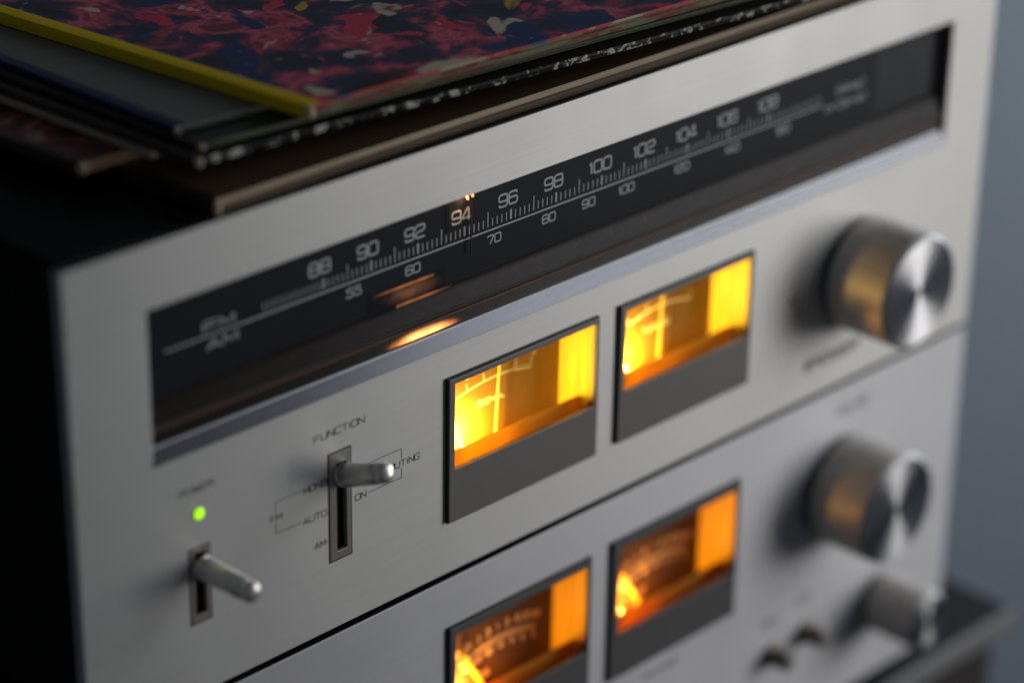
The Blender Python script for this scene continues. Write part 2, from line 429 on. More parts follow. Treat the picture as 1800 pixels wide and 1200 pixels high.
# ------------------------------------------------------------------ shared builders for the two units
def knob(parent, x, z, r, length, name='tuning_knob'):
    c = (x, 0, z)
    k = MB().lathe(c, (0, -1, 0), [(2.2, r - 1.4), (2.6, r - .4), (3.2, r), (6.2, r), (6.6, r - .35), (7.1, r), (length - 1.6, r - .25), (length - 1.3, r - .3)], 96, cap1=False).build(
        name, M['knob_side'], parent, smooth=35)
    MB().lathe(c, (0, -1, 0), [(-0.4, r - 2.2), (2.4, r - 2.2)], 64).build('knob_shade_ring', M['black'], k, smooth=40)  # gap shadow behind the knob, put in as a black ring
    MB().lathe(c, (0, -1, 0), [(length - 1.3, r - .3), (length - .45, r - .9), (length, r - 1.5)], 96, cap0=False, cap1=False).build('knob_rim', M['rim'], k, smooth=60)
    # turned face: rings so that the tangent runs round the axis
    f = MB(); rings = 14; seg = 96; vs = []; fs = []
    for i in range(rings + 1):
        rad = (r - 1.5) * (1 - i / rings) + 0.05
        for q in range(seg):
            t = 2 * math.pi * q / seg
            vs.append((x + rad * math.cos(t), -length - 0.02 + 0.25 * (i / rings) ** 1.0, z + rad * math.sin(t)))
    for i in range(rings):
        for q in range(seg):
            fs.append((i * seg + q, i * seg + (q + 1) % seg, (i + 1) * seg + (q + 1) % seg, (i + 1) * seg + q))
    fs.append(tuple(rings * seg + q for q in range(seg)))
    f.add(vs, fs); f.build('knob_face', M['knob_face'], k, smooth=60)
    return k

def lever_switch(parent, x0, x1, z0, z1, sx0, sx1, sz0, sz1, base, tip, nm='lever_switch'):
    """recessed bezel with a slot and a round metal lever"""
    b = plate_with_holes(x0, x1, z0, z1, -0.25, 1.2, [(sx0, sx1, sz0, sz1)]).build(nm, M['slotbez'], parent, bevel=0.15)
    MB().box(sx0 - .3, sx1 + .3, 3.2, 3.6, sz0 - .3, sz1 + .3).build('slot', M['slot'], b)
    mb = MB()
    mb.box(x0 - .45, x1 + .45, -0.06, 0.9, z0 - .45, z0 - .001).box(x0 - .45, x1 + .45, -0.06, 0.9, z1 + .001, z1 + .45)
    mb.box(x0 - .45, x0 - .001, -0.06, 0.9, z0, z1).box(x1 + .001, x1 + .45, -0.06, 0.9, z0, z1)
    mb.build('bezel_gap', M['black'], b)
    base = Vector(base); tip = Vector(tip); ax = tip - base; L = ax.length
    MB().lathe(base, ax, [(-6, 1.3), (1.0, 1.3), (1.2, 2.4), (1.8, 3.4), (2.5, 3.7), (3.4, 3.75), (3.6, 3.5), (3.9, 3.7), (L - 4.6, 3.4), (L - 4.2, 3.0), (L - 3.8, 3.35), (L - 1.4, 3.1), (L - .5, 2.4), (L - .1, 1.2), (L, .3)], 40).build(
        'lever', M['chrome'], b, smooth=50)
    return b

def meter(parent, name, x0, x1, z0, z1, wx0, wx1, wz0, wz1, cardx1, floorz, mats, bulb_at, power, bulbcol, label):
    """proud bezel with a window, amber box behind it, card, floor, lamp and glass"""
    bez, cardm, wallm, floorm, bulbm, screenm = mats
    D = 14.0
    b = plate_with_holes(x0, x1, z0, z1, -1.5, 0.0, [(wx0, wx1, wz0, wz1)])
    b = b.build(name, bez, parent, bevel=0.22, label=label)
    sk = MB()   # the black side skirt and the black line round the bezel
    e = .35
    sk.box(x0 - e, x0 - .002, -1.2, .5, z0 - e, z1 + e).box(x1 + .002, x1 + e, -1.2, .5, z0 - e, z1 + e)
    sk.box(x0, x1, -1.2, .5, z1 + .002, z1 + e).box(x0, x1, -1.2, .5, z0 - e, z0 - .002)
    sk.build('meter_skirt', M['black'], b)
    # cavity: left wall, roof, right wall (slanting in), floor, card
    MB().add([(wx1 + .55, -.02, wz1 + 1), (cardx1, D, wz1 + 1), (cardx1, D, floorz), (wx1 + .55, -.02, floorz)], [(0, 1, 2, 3)]).add(
        [(wx1 + .75, -.02, wz1 + 1), (cardx1 + .4, D, wz1 + 1), (cardx1 + .4, D, floorz), (wx1 + .75, -.02, floorz)], [(0, 1, 2, 3)]).build('reflector', wallm, b)
    gx = lambda y: (wx1 + .50) + (cardx1 - wx1 - .60) * y / D - .12
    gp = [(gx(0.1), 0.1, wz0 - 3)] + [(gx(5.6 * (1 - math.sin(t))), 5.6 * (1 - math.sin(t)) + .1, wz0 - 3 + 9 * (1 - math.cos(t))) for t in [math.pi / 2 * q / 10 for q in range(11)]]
    MB().add(gp, [tuple(range(len(gp)))]).build('corner_patch', M['dark_corner'], b)  # dark curved patch at the lower front of the reflector wall
    MB().box(wx0 - 1.5, wx0 - 1, 0.1, D, floorz, wz1 + 1.5).box(wx0 - 1, wx1 + 1.2, 0.1, D, wz1 + 1.2, wz1 + 1.6).build('light_box', floorm, b)
    MB().box(wx0 - 1, wx1 + 1.2, 0.1, D, floorz - .5, floorz).build('ledge', floorm, b)
    MB().box(wx0 - 1, gx(6) + .1, 6, 6.5, floorz + .01, wz0 + 1.25).build('lamp_screen', screenm, b)
    c = MB().box(wx0 - 1, cardx1, D, D + .4, floorz, wz1 + 1.2).build('scale_card', cardm, b)
    MB().box(wx0 + .01, wx1 - .01, -0.9, -0.5, wz0 + .01, wz1 - .01).build('meter_glass', M['meterglass'], b)
    bx, by, bz = bulb_at
    MB().lathe((bx, by, bz - 2.4), (0, 0, 1), [(0, .6), (.5, 1.0), (1.4, 1.2), (2.6, 1.2), (3.4, .8), (3.8, .3)], 20).build('bulb', bulbm, b, smooth=60)
    d = bpy.data.lights.new('meter_lamp', 'POINT'); d.energy = power; d.color = bulbcol; d.shadow_soft_size = 1.6 * MM
    o = bpy.data.objects.new('meter_lamp', d); COL.objects.link(o); o.location = (Vector((bx + 2.6, by - .3, bz - .1)) - ORG[b.name]) * MM; o.parent = b
    return b, D

def needle(parent, a, b_, w0, w1, y, mat):
    a = Vector(a); b_ = Vector(b_); d = (b_ - a).normalized(); n = Vector((-d.y, d.x))
    q = [a + n * w0 / 2, a - n * w0 / 2, b_ - n * w1 / 2, b_ + n * w1 / 2]
    m = MB(); vs = [(p.x, y, p.y) for p in q] + [(p.x, y + .35, p.y) for p in q]
    m.add(vs, [(0, 1, 2, 3), (4, 7, 6, 5), (0, 4, 5, 1), (1, 5, 6, 2), (2, 6, 7, 3), (3, 7, 4, 0)])
    return m.build('needle', mat, parent)

def label_text(parent, words, mat, h, cw, w, y=-0.05, slant=0.0, name='lettering'):
    m = MB()
    for s, x, z in words: text(m, s, x, z, h, cw, w, y, slant=slant)
    return m.build(name, mat, parent)

# ------------------------------------------------------------------ STEREO TUNER (upper unit)
tuner = thing('stereo_tuner', 'silver stereo tuner with long black radio dial and yellow lit meters, under the records', 'tuner', (209, 0, -147))
M1 = (139.2, 206.3, -126.4, -77.0, 141.6, 205.2, -108.4, -78.9)
M2 = (216.8, 283.9, -126.0, -76.8, 219.3, 282.8, -107.8, -78.6)
holes = [(27, 392, -65.95, -19.3), (M1[0] + .2, M1[1] - .2, M1[2] + .2, M1[3] - .2), (M2[0] + .2, M2[1] - .2, M2[2] + .2, M2[3] - .2),
         (90.6, 99.7, -122, -85.4), (37.6, 45.3, -121.6, -97.0)]
plate_with_holes(0, 417.6, -145.2, -.25, 0, 4, holes).build('front_plate', M['plate'], tuner, bevel=0.35)
def shell(y1, z0, z1):
    return MB().box(3, 414.6, 4.01, y1, z1 - 1.2, z1).box(3, 414.6, 4.01, y1, z0, z0 + 1.2).box(3, 4.2, 4.01, y1, z0 + 1.21, z1 - 1.21).box(
        413.4, 414.6, 4.01, y1, z0 + 1.21, z1 - 1.21).box(4.21, 413.39, y1 - 1.2, y1, z0 + 1.21, z1 - 1.21)
shell(345, -143, -0.1).build('case', M['black_paint'], tuner)
MB().box(.3, 417.3, .35, 4, -.249, .0).build('top_strip', M['black'], tuner)
for fx, fy in ((25, 30), (392, 30), (25, 320), (392, 320)):
    MB().lathe((fx, fy, -147.25), (0, 0, 1), [(0, 9), (4.2, 9)], 28).build('foot', M['black'], tuner, smooth=40)

# --- the dial
YB = 3.0
dial = MB().box(27.05, 352, YB, YB + .8, -50, -19.35).build('dial_board', M['board'], tuner)
MB().box(352.02, 391.95, YB + 1.6, YB + 2.4, -50, -19.35).build('dial_reflection_end', M['reflection_end'], dial)  # darker strip where the glass reflection ends, put into the panel colour
MB().box(391.2, 391.95, .4, YB + 1.6, -60, -19.35).build('dial_side', M['sidewall'], dial)
# lower smoked sill that slopes towards the viewer, with two fine ribs
sill = MB()
prof = [(YB - .1, -47.5), (YB - .2, -50), (YB - .6, -51.2), (YB - 1.6, -54), (YB - 1.8, -54.6), (YB - 1.75, -55.6), (YB - 1.75, -56.4), (YB - .9, -57.4), (YB - 1.5, -60.85), (YB + 3, -60.85), (YB + 3, -47.5)]
sill.prism_x(prof, 27.1, 391.1)
sill = sill.build('dial_sill', M['sill'], dial, smooth=50)
MB().prism_x([(YB - 1.75, -54.75), (YB - 2.15, -54.85), (YB - 2.15, -55.15), (YB - 1.75, -55.3)], 27.2, 391).build('rib', M['rib2'], sill)
MB().prism_x([(YB - 1.7, -55.95), (YB - 2.2, -56.05), (YB - 2.2, -56.45), (YB - 1.7, -56.6)], 27.2, 391).build('rib', M['rib'], sill)
MB().box(27.1, 391.9, .5, .75, -60.4, -19.4).build('dial_glass', M['glass'], dial)
# bright trim bar along the bottom of the dial
tr = MB().prism_x([(-.9, -65.9), (1.2, -61.6), (3.5, -61.6), (3.5, -65.9)], 27.02, 391.98).build('dial_trim', M['trim'], tuner, bevel=0.12, label='polished bar under the dial')
MB().prism_x([(1.15, -61.59), (.85, -61.5), (.85, -61.2), (1.2, -60.87), (3.0, -60.87), (3.0, -61.59)], 27.1, 391.9).build('trim_edge', M['trim_edge'], tr)

# --- dial lettering
sc = MB(); YT = YB - .04
fm = {88: 90.1, 90: 108.6, 92: 127.3, 94: 146.5, 96: 166.2, 98: 186.1, 100: 206.8, 102: 227.3, 104: 247.6, 106: 268.0, 108: 288.8}
def D_(xa, za): return deep(xa, za, YT)
for k, xa in fm.items():
    x, z = D_(xa - 1.3, -24.9); text(sc, str(k), x, z, 3.9, 3.55, .66, YT)
    x, z0 = D_(xa, -31.8); _, z1 = D_(xa, -28.6); line(sc, x, z0, x, z1, .75, YT)
ks = sorted(fm)
for a, b in zip(ks, ks[1:]):
    for i in range(1, 10):
        xa = fm[a] + (fm[b] - fm[a]) * i / 10
        x, z0 = D_(xa, -31.8); _, z1 = D_(xa, -27.0 if i == 5 else -29.1); line(sc, x, z0, x, z1, .34, YT)
for i in range(1, 13):
    x, z0 = D_(fm[88] - 1.86 * i, -31.8); _, z1 = D_(0, -29.1); line(sc, x, z0, x, z1, .34, YT)
for i in range(1, 14):
    x, z0 = D_(fm[108] + 2.1 * i, -31.8); _, z1 = D_(0, -29.1); line(sc, x, z0, x, z1, .34, YT)
x0, zl = D_(32.6, -33.0); x1, _ = D_(318, -33.0); line(sc, x0, zl, x1, zl, .52, YT)
for s, xa in (('55', 101.7), ('60', 125.2), ('70', 159.1), ('80', 183.0), ('90', 201.0), ('100', 218.2), ('120', 244.8), ('140', 270.1), ('160', 296.5)):
    x, z = D_(xa, -36.2); text(sc, s, x, z, 2.75, 2.55, .48, YT)
x, z = D_(51.6, -30.3); text(sc, 'FM', x, z, 3.0, 5.0, .5, YT)
x, z = D_(52.6, -35.9); text(sc, 'AM', x, z, 3.0, 5.0, .5, YT)
x, z = D_(333, -29.6); text(sc, '(MHz)', x, z, 3.0, 3.4, .45, YT)
x, z = D_(331, -35.0); text(sc, '(X10kHz)', x, z, 2.6, 2.9, .4, YT)
sc.build('scale_markings', M['print'], dial)

# --- pointer
ptr = MB()
px, pz = deep(149.2, -21.0, 1.9); px2, pz2 = deep(149.2, -38.5, 1.9)
ptr.box(px - .22, px + .22, 1.7, 2.0, pz2, pz)
ptr.box(px - 9.0, px - 8.7, 2.2, 2.5, -31, -19.5)
ptr = ptr.build('dial_pointer', M['pointer'], dial)
tp = MB()
tp.lathe((px - 1.7, 1.6, -21.4), (-.25, 0, 1), [(0, .12), (.5, .34), (1.5, .42), (2.1, .3)], 12)
tp.lathe((px + .2, 1.6, -21.0), (-.05, 0, 1), [(0, .2), (.5, .42), (1.5, .46), (2.0, .3)], 12)
tp.build('pointer_lamp', M['tip'], ptr, smooth=50)
d = bpy.data.lights.new('pointer_glow', 'POINT'); d.energy = 0.0016; d.color = (1, .45, .18); d.shadow_soft_size = .8 * MM
o = bpy.data.objects.new('pointer_glow', d); COL.objects.link(o); o.parent = ptr; o.location = (Vector((px - 3.2, 1.4, -20.6)) - ORG[ptr.name]) * MM

# --- lamp light caught on the sill, painted as a soft emissive patch
def soft_glow(name, color, strength, cx, cz, hx, hz, power=2.0, base=(.036, .021, .017)):
    m, nt, b, N, L = nodes_of(name)
    b.inputs['Base Color'].default_value = (*base, 1); b.inputs['Roughness'].default_value = .35; b.inputs['Specular IOR Level'].default_value = .15
    b.inputs['Emission Color'].default_value = (*color, 1)
    tc = N.new('ShaderNodeTexCoord'); mp = N.new('ShaderNodeMapping'); mp.inputs['Location'].default_value = (-cx / hx, 0, -cz / hz)
    mp.inputs['Scale'].default_value = (1 / (hx * MM), 0, 1 / (hz * MM))
    L.new(tc.outputs['Object'], mp.inputs['Vector'])
    ln = N.new('ShaderNodeVectorMath'); ln.operation = 'LENGTH'; L.new(mp.outputs['Vector'], ln.inputs[0])
    r = N.new('ShaderNodeMapRange'); r.interpolation_type = 'SMOOTHSTEP'
    r.inputs['From Min'].default_value = 1; r.inputs['From Max'].default_value = 0.1; r.inputs['To Min'].default_value = 0; r.inputs['To Max'].default_value = 1
    L.new(ln.outputs['Value'], r.inputs['Value'])
    no = N.new('ShaderNodeTexNoise'); no.inputs['Scale'].default_value = 260; no.inputs['Detail'].default_value = 3
    L.new(tc.outputs['Object'], no.inputs['Vector'])
    n2 = N.new('ShaderNodeMapRange'); n2.inputs['From Min'].default_value = .3; n2.inputs['From Max'].default_value = .7; n2.inputs['To Min'].default_value = .55; n2.inputs['To Max'].default_value = 1.3
    L.new(no.outputs['Fac'], n2.inputs['Value'])
    p = N.new('ShaderNodeMath'); p.operation = 'POWER'; p.inputs[1].default_value = power; L.new(r.outputs['Result'], p.inputs[0])
    q = N.new('ShaderNodeMath'); q.operation = 'MULTIPLY'; L.new(p.outputs[0], q.inputs[0]); L.new(n2.outputs['Result'], q.inputs[1])
    q2 = N.new('ShaderNodeMath'); q2.operation = 'MULTIPLY'; q2.inputs[1].default_value = strength; L.new(q.outputs[0], q2.inputs[0])
    L.new(q2.outputs[0], b.inputs['Emission Strength'])
    return m
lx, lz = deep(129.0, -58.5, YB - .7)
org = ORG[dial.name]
lm = soft_glow('sill_glow_paint', (1.0, .30, .07), 6.5, lx - org.x, lz - org.z, 19, 3.4, 2.2)
MB().add([(lx - 20, YB - .98, -57.45), (lx + 20, YB - .98, -57.45), (lx + 20, YB - 1.5, -60.3), (lx - 20, YB - 1.5, -60.3)], [(0, 1, 2, 3)]).build('sill_glow', lm, sill)
for (xa0, za0, xa1, za1) in ((106.5, -43.0, 125, -38.8),):
    pass
glints = MB()  # emissive strokes painted in for the lamp's reflection on the glass
for xa, za, hl in ((121.5, -40.6, 12.5), (129.5, -46.0, 11.5)):
    x, z = deep(xa, za, YB - .3)
    glints.box(x - hl, x + hl, YB - .9 if za < -44 else YB - .12, YB - .7 if za < -44 else YB - .02, z - .45, z + .45)
tx, tz = deep(125, -43, YB - .4)
tm = soft_glow('reflection_stroke_glow', (1.0, .33, .12), .30, tx - org.x, tz - org.z, 18, 16, .8, (.017, .018, .025))
glints.build('reflection_strokes', tm, dial)
hm = soft_glow('reflection_haze_glow', (1.0, .36, .16), .12, tx - org.x, tz - org.z, 14, 3.7, 1.0, (.017, .018, .025))
MB().add([(tx - 18, YB - .22, tz - 4.0), (tx + 14, YB - .22, tz - 4.0), (tx + 14, YB - .03, tz + 3.5), (tx - 18, YB - .03, tz + 3.5)], [(0, 1, 2, 3)]).build('reflection_haze', hm, dial)  # faint reflected haze between the strokes, painted as emission
# dust on the sill
du = MB()
for i in range(70):
    x = random.uniform(120, 260); z = random.uniform(-57, -49); s = random.uniform(.05, .17)
    du.lathe((x, YB - 1.9, z), (0, -1, 0), [(0, s), (s, s * .6)], 6)
du.build('dust', simple('dust_grey', (.45, .42, .38), .8), sill)

# --- meters of the tuner
mats_t = (M['bezel'], M['card'], M['wallamber'], M['floor1'], M['bulb'], M['screen1'])
m1, D = meter(tuner, 'signal_meter', *M1, 204.4, -112.8, mats_t, (154.0, 9.8, -108.0), .155, (1.0, .68, .20), 'yellow lit meter with its needle near the middle, SIGNAL on its card')
mk = MB(); YC = D - .06
P = lambda xa, za: deep(xa, za, YC)
arc, info = arc_pts(P(143.6, -85.0), P(160, -82.9), P(176.6, -84.4)); ribbon(mk, arc, .55, False, YC)
ux, uy, R0, a0, a1 = info
for t in (.14, .36, .57, .78, .985):
    a = a0 + (a1 - a0) * t
    line(mk, ux + R0 * math.cos(a), uy + R0 * math.sin(a), ux + (R0 + 2.8) * math.cos(a), uy + (R0 + 2.8) * math.sin(a), .5, YC)
seg = [Vector((ux + (R0 - .1) * math.cos(a0 + (a1 - a0) * t), uy + (R0 - .1) * math.sin(a0 + (a1 - a0) * t))) for t in (.78, .85, .92, .99)]
ribbon(mk, seg, 1.3, False, YC)
x, z = P(177.5, -79.9); text(mk, '5', x, z, 1.9, 1.5, .4, YC)
for k, xa in enumerate((148, 154.6, 161.8, 169.3)):
    x, z = P(xa, -79.0); text(mk, '0123'[k], x, z, 1.7, 1.3, .35, YC)
x, z = P(158.7, -90.2); text(mk, 'SIGNAL', x, z, 1.9, 1.95, .42, YC)
mk.build('scale_markings', M['mark1'], m1)
needle(m1, deep(160.9, -103.2, 12.4), deep(162.4, -79.4, 12.4), .75, .55, 12.4, M['needle'])

m2, D = meter(tuner, 'tuning_meter', *M2, 280.3, -112.6, mats_t, (231.5, 9.8, -107.6), .125, (1.0, .67, .18), 'yellow lit meter with its needle upright in the centre, TUNING on its card')
mk = MB()
arc, info = arc_pts(P(222.0, -85.3), P(237.5, -82.7), P(252.6, -84.9)); ribbon(mk, arc, .9, False, YC)
ux, uy, R0, a0, a1 = info
for t in (.0, .3, .98):
    a = a0 + (a1 - a0) * t
    line(mk, ux + R0 * math.cos(a), uy + R0 * math.sin(a), ux + (R0 + 3) * math.cos(a), uy + (R0 + 3) * math.sin(a), .6, YC)
x, z = P(235.5, -89.6); text(mk, 'TUNING', x, z, 2.1, 2.1, .55, YC)
mk.build('scale_markings', M['mark1'], m2)
needle(m2, deep(237.6, -103, 12.4), deep(238.8, -78.9, 12.4), 1.2, 1.0, 12.4, M['needle'])

# --- knob, dimple, switches, power light
knob(tuner, 344.8, -102.3, 21.3, 28, 'tuning_knob')
MB().lathe((307.8, -.06, -103.0), (0, 1, 0), [(0, 1.1), (.2, 1.1)], 24).build('pin_hole', M['darkgap'], tuner)
lever_switch(tuner, 90.9, 99.4, -121.7, -85.8, 93.7, 97.7, -119, -89.5, (96.0, 1.5, -94.8), (96.2, -20.5, -85.4), 'function_switch')
lever_switch(tuner, 37.9, 45.0, -121.3, -97.3, 39.4, 43.6, -119, -98.5, (41.6, 1.5, -103.2), (43.6, -22.5, -104.0), 'power_switch')
MB().lathe((41.8, -.001, -86.3), (0, -1, 0), [(0, 2.1), (.22, 2.05), (.3, 1.78), (.1, 1.76)], 28, cap0=False, cap1=False).build('light_rim', M['slotbez'], tuner, smooth=40)
MB().lathe((41.8, .3, -86.3), (0, -1, 0), [(0, 1.75), (.6, 1.75), (1.1, 1.4), (1.4, .7), (1.45, .2)], 28).build('power_light', M['led'], tuner, smooth=60, label='small round green light')

label_text(tuner, [('POWER', 41.4, -78.3)], M['ink'], 2.1, 2.1, .34)
label_text(tuner, [('FUNCTION', 95.3, -78.6)], M['ink'], 2.2, 2.25, .34)
label_text(tuner, [('MONO', 85.6, -94.0), ('AUTO', 85.2, -104.1), ('AM', 87.0, -114.1), ('FM', 70.2, -98.6), ('ON', 103.5, -103.8), ('MUTING', 121.5, -98.9)], M['ink'], 2.0, 1.95, .3)
fr = MB()
W = .22
for seg_ in (((80.6, -93.5), (70.1, -93.5)), ((70.1, -93.5), (70.1, -97.0)), ((70.1, -100.2), (70.1, -103.8)), ((70.1, -103.8), (80.0, -103.8)),
             ((100.6, -93.9), (120.3, -93.9)), ((120.3, -93.9), (120.3, -97.3)), ((120.3, -100.5), (120.3, -103.8)), ((120.3, -103.8), (106.6, -103.8)), ((89.2, -114.1), (90.4, -114.1))):
    line(fr, *seg_[0], *seg_[1], W, -.05)
fr.build('label_lines', M['ink'], tuner)
label_text(tuner, [('@PIONEER', 333.3, -132.2)], M['ink'], 3.4, 3.5, .95, slant=.25, name='maker_emblem')

# ------------------------------------------------------------------ AMPLIFIER (lower unit)
amp = thing('stereo_amplifier', 'silver stereo amplifier with two orange lit power meters and two round knobs, beneath the tuner', 'amplifier', (209, 0, -297))
M3 = (140.1, 206.2, -219.0, -165.6, 142.5, 205.0, -201.7, -168.5)
M4 = (217.1, 283.6, -219.0, -164.6, 220.5, 282.4, -201.7, -167.9)
plate_with_holes(0, 417.6, -284.6, -147.7, 0, 4, [(q[0] + .2, q[1] - .2, q[2] + .2, q[3] - .2) for q in (M3, M4)]).build('front_plate', M['plate2'], amp, bevel=0.35)
shell(350, -283, -147.5).build('case', M['black_paint'], amp)
MB().box(.3, 417.3, .3, 4, -147.699, -147.4).build('top_strip', M['black'], amp)
for fx, fy in ((25, 30), (392, 30), (25, 325), (392, 325)):
    MB().lathe((fx, fy, -297), (0, 0, 1), [(0, 13), (14, 13)], 28).build('foot', M['black'], amp, smooth=40)
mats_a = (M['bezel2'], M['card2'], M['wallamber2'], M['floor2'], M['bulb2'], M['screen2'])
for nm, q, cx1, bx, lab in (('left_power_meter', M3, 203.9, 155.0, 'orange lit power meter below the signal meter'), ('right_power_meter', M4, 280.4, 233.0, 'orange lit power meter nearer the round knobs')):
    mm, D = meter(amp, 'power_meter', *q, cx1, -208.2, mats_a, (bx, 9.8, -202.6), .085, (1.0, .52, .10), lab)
    off = 0 if q is M3 else 75.9
    mk = MB()
    arc, info = arc_pts(P(145.5 + off, -182.0), P(162.5 + off, -178.6), P(180.5 + off, -181.2)); ribbon(mk, arc, .5, False, YC)
    ux, uy, R0, a0, a1 = info
    ribbon(mk, [Vector((ux + (R0 - 1.1) * math.cos(a0 + (a1 - a0) * t / 20), uy + (R0 - 1.1) * math.sin(a0 + (a1 - a0) * t / 20))) for t in range(21)], .5, False, YC)
    for t in range(0, 21):
        a = a0 + (a1 - a0) * t / 20
        line(mk, ux + (R0 - 1.1) * math.cos(a), uy + (R0 - 1.1) * math.sin(a), ux + (R0 + (1.0 if t % 2 else 1.8)) * math.cos(a), uy + (R0 + (1.0 if t % 2 else 1.8)) * math.sin(a), .3, YC)
    for k, s in enumerate(('0', '.01', '.1', '.3', '1', '3', '10', '30', '60')):
        a = a0 + (a1 - a0) * (k + .2) / 8.4
        text(mk, s, ux + (R0 + 4.3) * math.cos(a), uy + (R0 + 4.3) * math.sin(a), 2.4, 1.5 if len(s) < 3 else 1.15, .55, YC)
    for k, s in enumerate(('-40', '-30', '-20', '-10', '-5', '0', '3')):
        a = a0 + (a1 - a0) * (k + .3) / 6.2
        text(mk, s, ux + (R0 - 3.6) * math.cos(a), uy + (R0 - 3.6) * math.sin(a), 1.9, 1.2, .5, YC)
    x, z = P(156.5 + off, -190.0); text(mk, 'DB', x, z, 2.4, 2.2, .7, YC)
    mk.build('scale_markings', M['mark2'], mm)
    needle(mm, deep(157.8 + off, -197.0, 12.4), deep(147.6 + off, -179.0, 12.4), 1.9, 1.3, 12.4, M['needle2'])

knob(amp, 344.3, -189.5, 21.6, 27, 'volume_knob')
knob(amp, 374, -250.5, 12, 25, 'small_knob')
for bx, bz in ((309, -248), (329, -246.5)):
    bt = MB().lathe((bx, 0, bz), (0, -1, 0), [(0, 5.0), (1.2, 5.0), (1.6, 4.2), (1.8, 3.6), (8.5, 3.5), (9.2, 3.0)], 36).build('push_button', simple('button_bronze', (.26, .22, .18), .4, .6), amp, smooth=40)
    MB().lathe((bx, -9.2, bz), (0, -1, 0), [(0, 2.6), (.15, 2.9), (.3, 2.4)], 28).build('button_cap', simple('button_cap_metal', (.60, .54, .48), .35, .8), bt, smooth=50)
label_text(amp, [('VOLUME', 348.5, -157.8)], M['ink2'], 3.0, 2.6, .5)
label_text(amp, [('MONO', 307, -233.5), ('TAPE', 326.5, -231.3)], M['ink2'], 2.1, 2.0, .38)
label_text(amp, [('BALANCE', 246, -226.6)], M['ink2'], 2.2, 2.2, .38)

# ------------------------------------------------------------------ RECORDS stacked on the tuner
def splatter(name):
    return ramp_cover(name, [(0.0, (.01, .01, .01)), (.50, (.012, .012, .012)), (.54, (.06, .06, .055)), (.57, (.62, .60, .56)), (1, (.75, .72, .68))], 260, .5, .5)
COV = {
 'marbled': ramp_cover('cover_marbled', [(0.0, (.026, .023, .026)), (.38, (.036, .033, .042)), (.44, (.035, .045, .10)), (.48, (.09, .05, .10)), (.52, (.38, .06, .10)), (.58, (.78, .13, .21)), (.64, (.24, .05, .08)), (1, (.06, .05, .06))], 46, .5, .5,
                       spots=[(31, .605, (.70, .56, .40)), (38, .665, (.62, .42, .06)), (34, .61, (.028, .045, .15)), (60, .60, (.70, .05, .10)), (11, .56, (.022, .018, .020)), (70, .66, (.66, .55, .42))]),
 'brown': ramp_cover('cover_brown', [(0, (.08, .05, .034)), (.5, (.11, .065, .042)), (1, (.15, .09, .058))], 30, .45),
 'redblack': ramp_cover('cover_red_black', [(0, (.004, .004, .004)), (.45, (.012, .010, .010)), (.54, (.20, .02, .025)), (.60, (.30, .26, .20)), (1, (.02, .015, .015))], 26, .4),
 'greige': ramp_cover('cover_greige', [(0, (.20, .17, .125)), (1, (.28, .24, .18))], 18, .5),
 'black': ramp_cover('cover_black', [(0, (.010, .010, .010)), (1, (.02, .02, .02))], 18, .4),
 'green': ramp_cover('cover_green', [(0, (.012, .035, .022)), (1, (.02, .06, .035))], 18, .4),
 'grey': ramp_cover('cover_grey', [(0, (.12, .124, .11)), (.5, (.17, .172, .15)), (1, (.21, .21, .18))], 14, .45),
}
EDG = {
 'cream': ramp_cover('edge_cream', [(0, (.16, .14, .08)), (.45, (.22, .20, .12)), (.55, (.20, .05, .04)), (1, (.25, .22, .15))], 60, .6, .5, (1, 1, 6)),
 'tan': ramp_cover('edge_tan_highlight', [(0, (.24, .16, .09)), (.5, (.52, .40, .27)), (1, (.66, .54, .38))], 40, .6, .4, (1, 1, 14)),  # tan card, with the highlight along its top painted in
 'rust': ramp_cover('edge_rust', [(0, (.28, .17, .10)), (1, (.50, .34, .21))], 40, .6),
 'olive': ramp_cover('edge_olive', [(0, (.22, .21, .14)), (1, (.40, .38, .28))], 40, .6, .4, (1, 1, 10)),
 'palegreen': ramp_cover('edge_pale_green', [(0, (.10, .14, .08)), (1, (.24, .28, .18))], 50, .6, .4, (1, 1, 10)),
 'palegrey': ramp_cover('edge_pale_grey', [(0, (.15, .15, .13)), (1, (.28, .27, .24))], 50, .6, .4, (1, 1, 10)),
 'splat': splatter('edge_splatter'),
 'darkbrown': ramp_cover('edge_dark_brown', [(0, (.05, .03, .02)), (.5, (.12, .08, .05)), (1, (.09, .055, .035))], 40, .6, .4, (1, 1, 20)),
 'redline': ramp_cover('edge_red_blue', [(0, (.03, .06, .22)), (.40, (.04, .09, .28)), (.43, (.55, .04, .06)), (.56, (.60, .05, .08)), (.60, (.50, .42, .28)), (1, (.55, .46, .30))], 28, .5, .2),
 'blackcard': ramp_cover('edge_black', [(0, (.01, .01, .01)), (1, (.03, .028, .026))], 40, .6),
}
SPN = {
 'yellow': ramp_cover('spine_yellow', [(0, (.80, .56, .006)), (1, (.88, .62, .01))], 40, .6),
 'blue': ramp_cover('spine_blue', [(0, (.008, .016, .06)), (1, (.015, .028, .10))], 40, .4),
 'brown': ramp_cover('spine_brown', [(0, (.03, .018, .012)), (1, (.05, .03, .02))], 40, .5),
 'tan': ramp_cover('spine_tan', [(0, (.36, .30, .22)), (1, (.46, .39, .29))], 40, .5),
 'dark': ramp_cover('spine_dark', [(0, (.12, .09, .065)), (.6, (.05, .036, .03)), (1, (.20, .15, .11))], 40, .5),
 'pale': ramp_cover('worn_card', [(0, (.55, .44, .28)), (1, (.72, .60, .42))], 300, .8),
}
GRP = 'record sleeves stacked on the tuner'
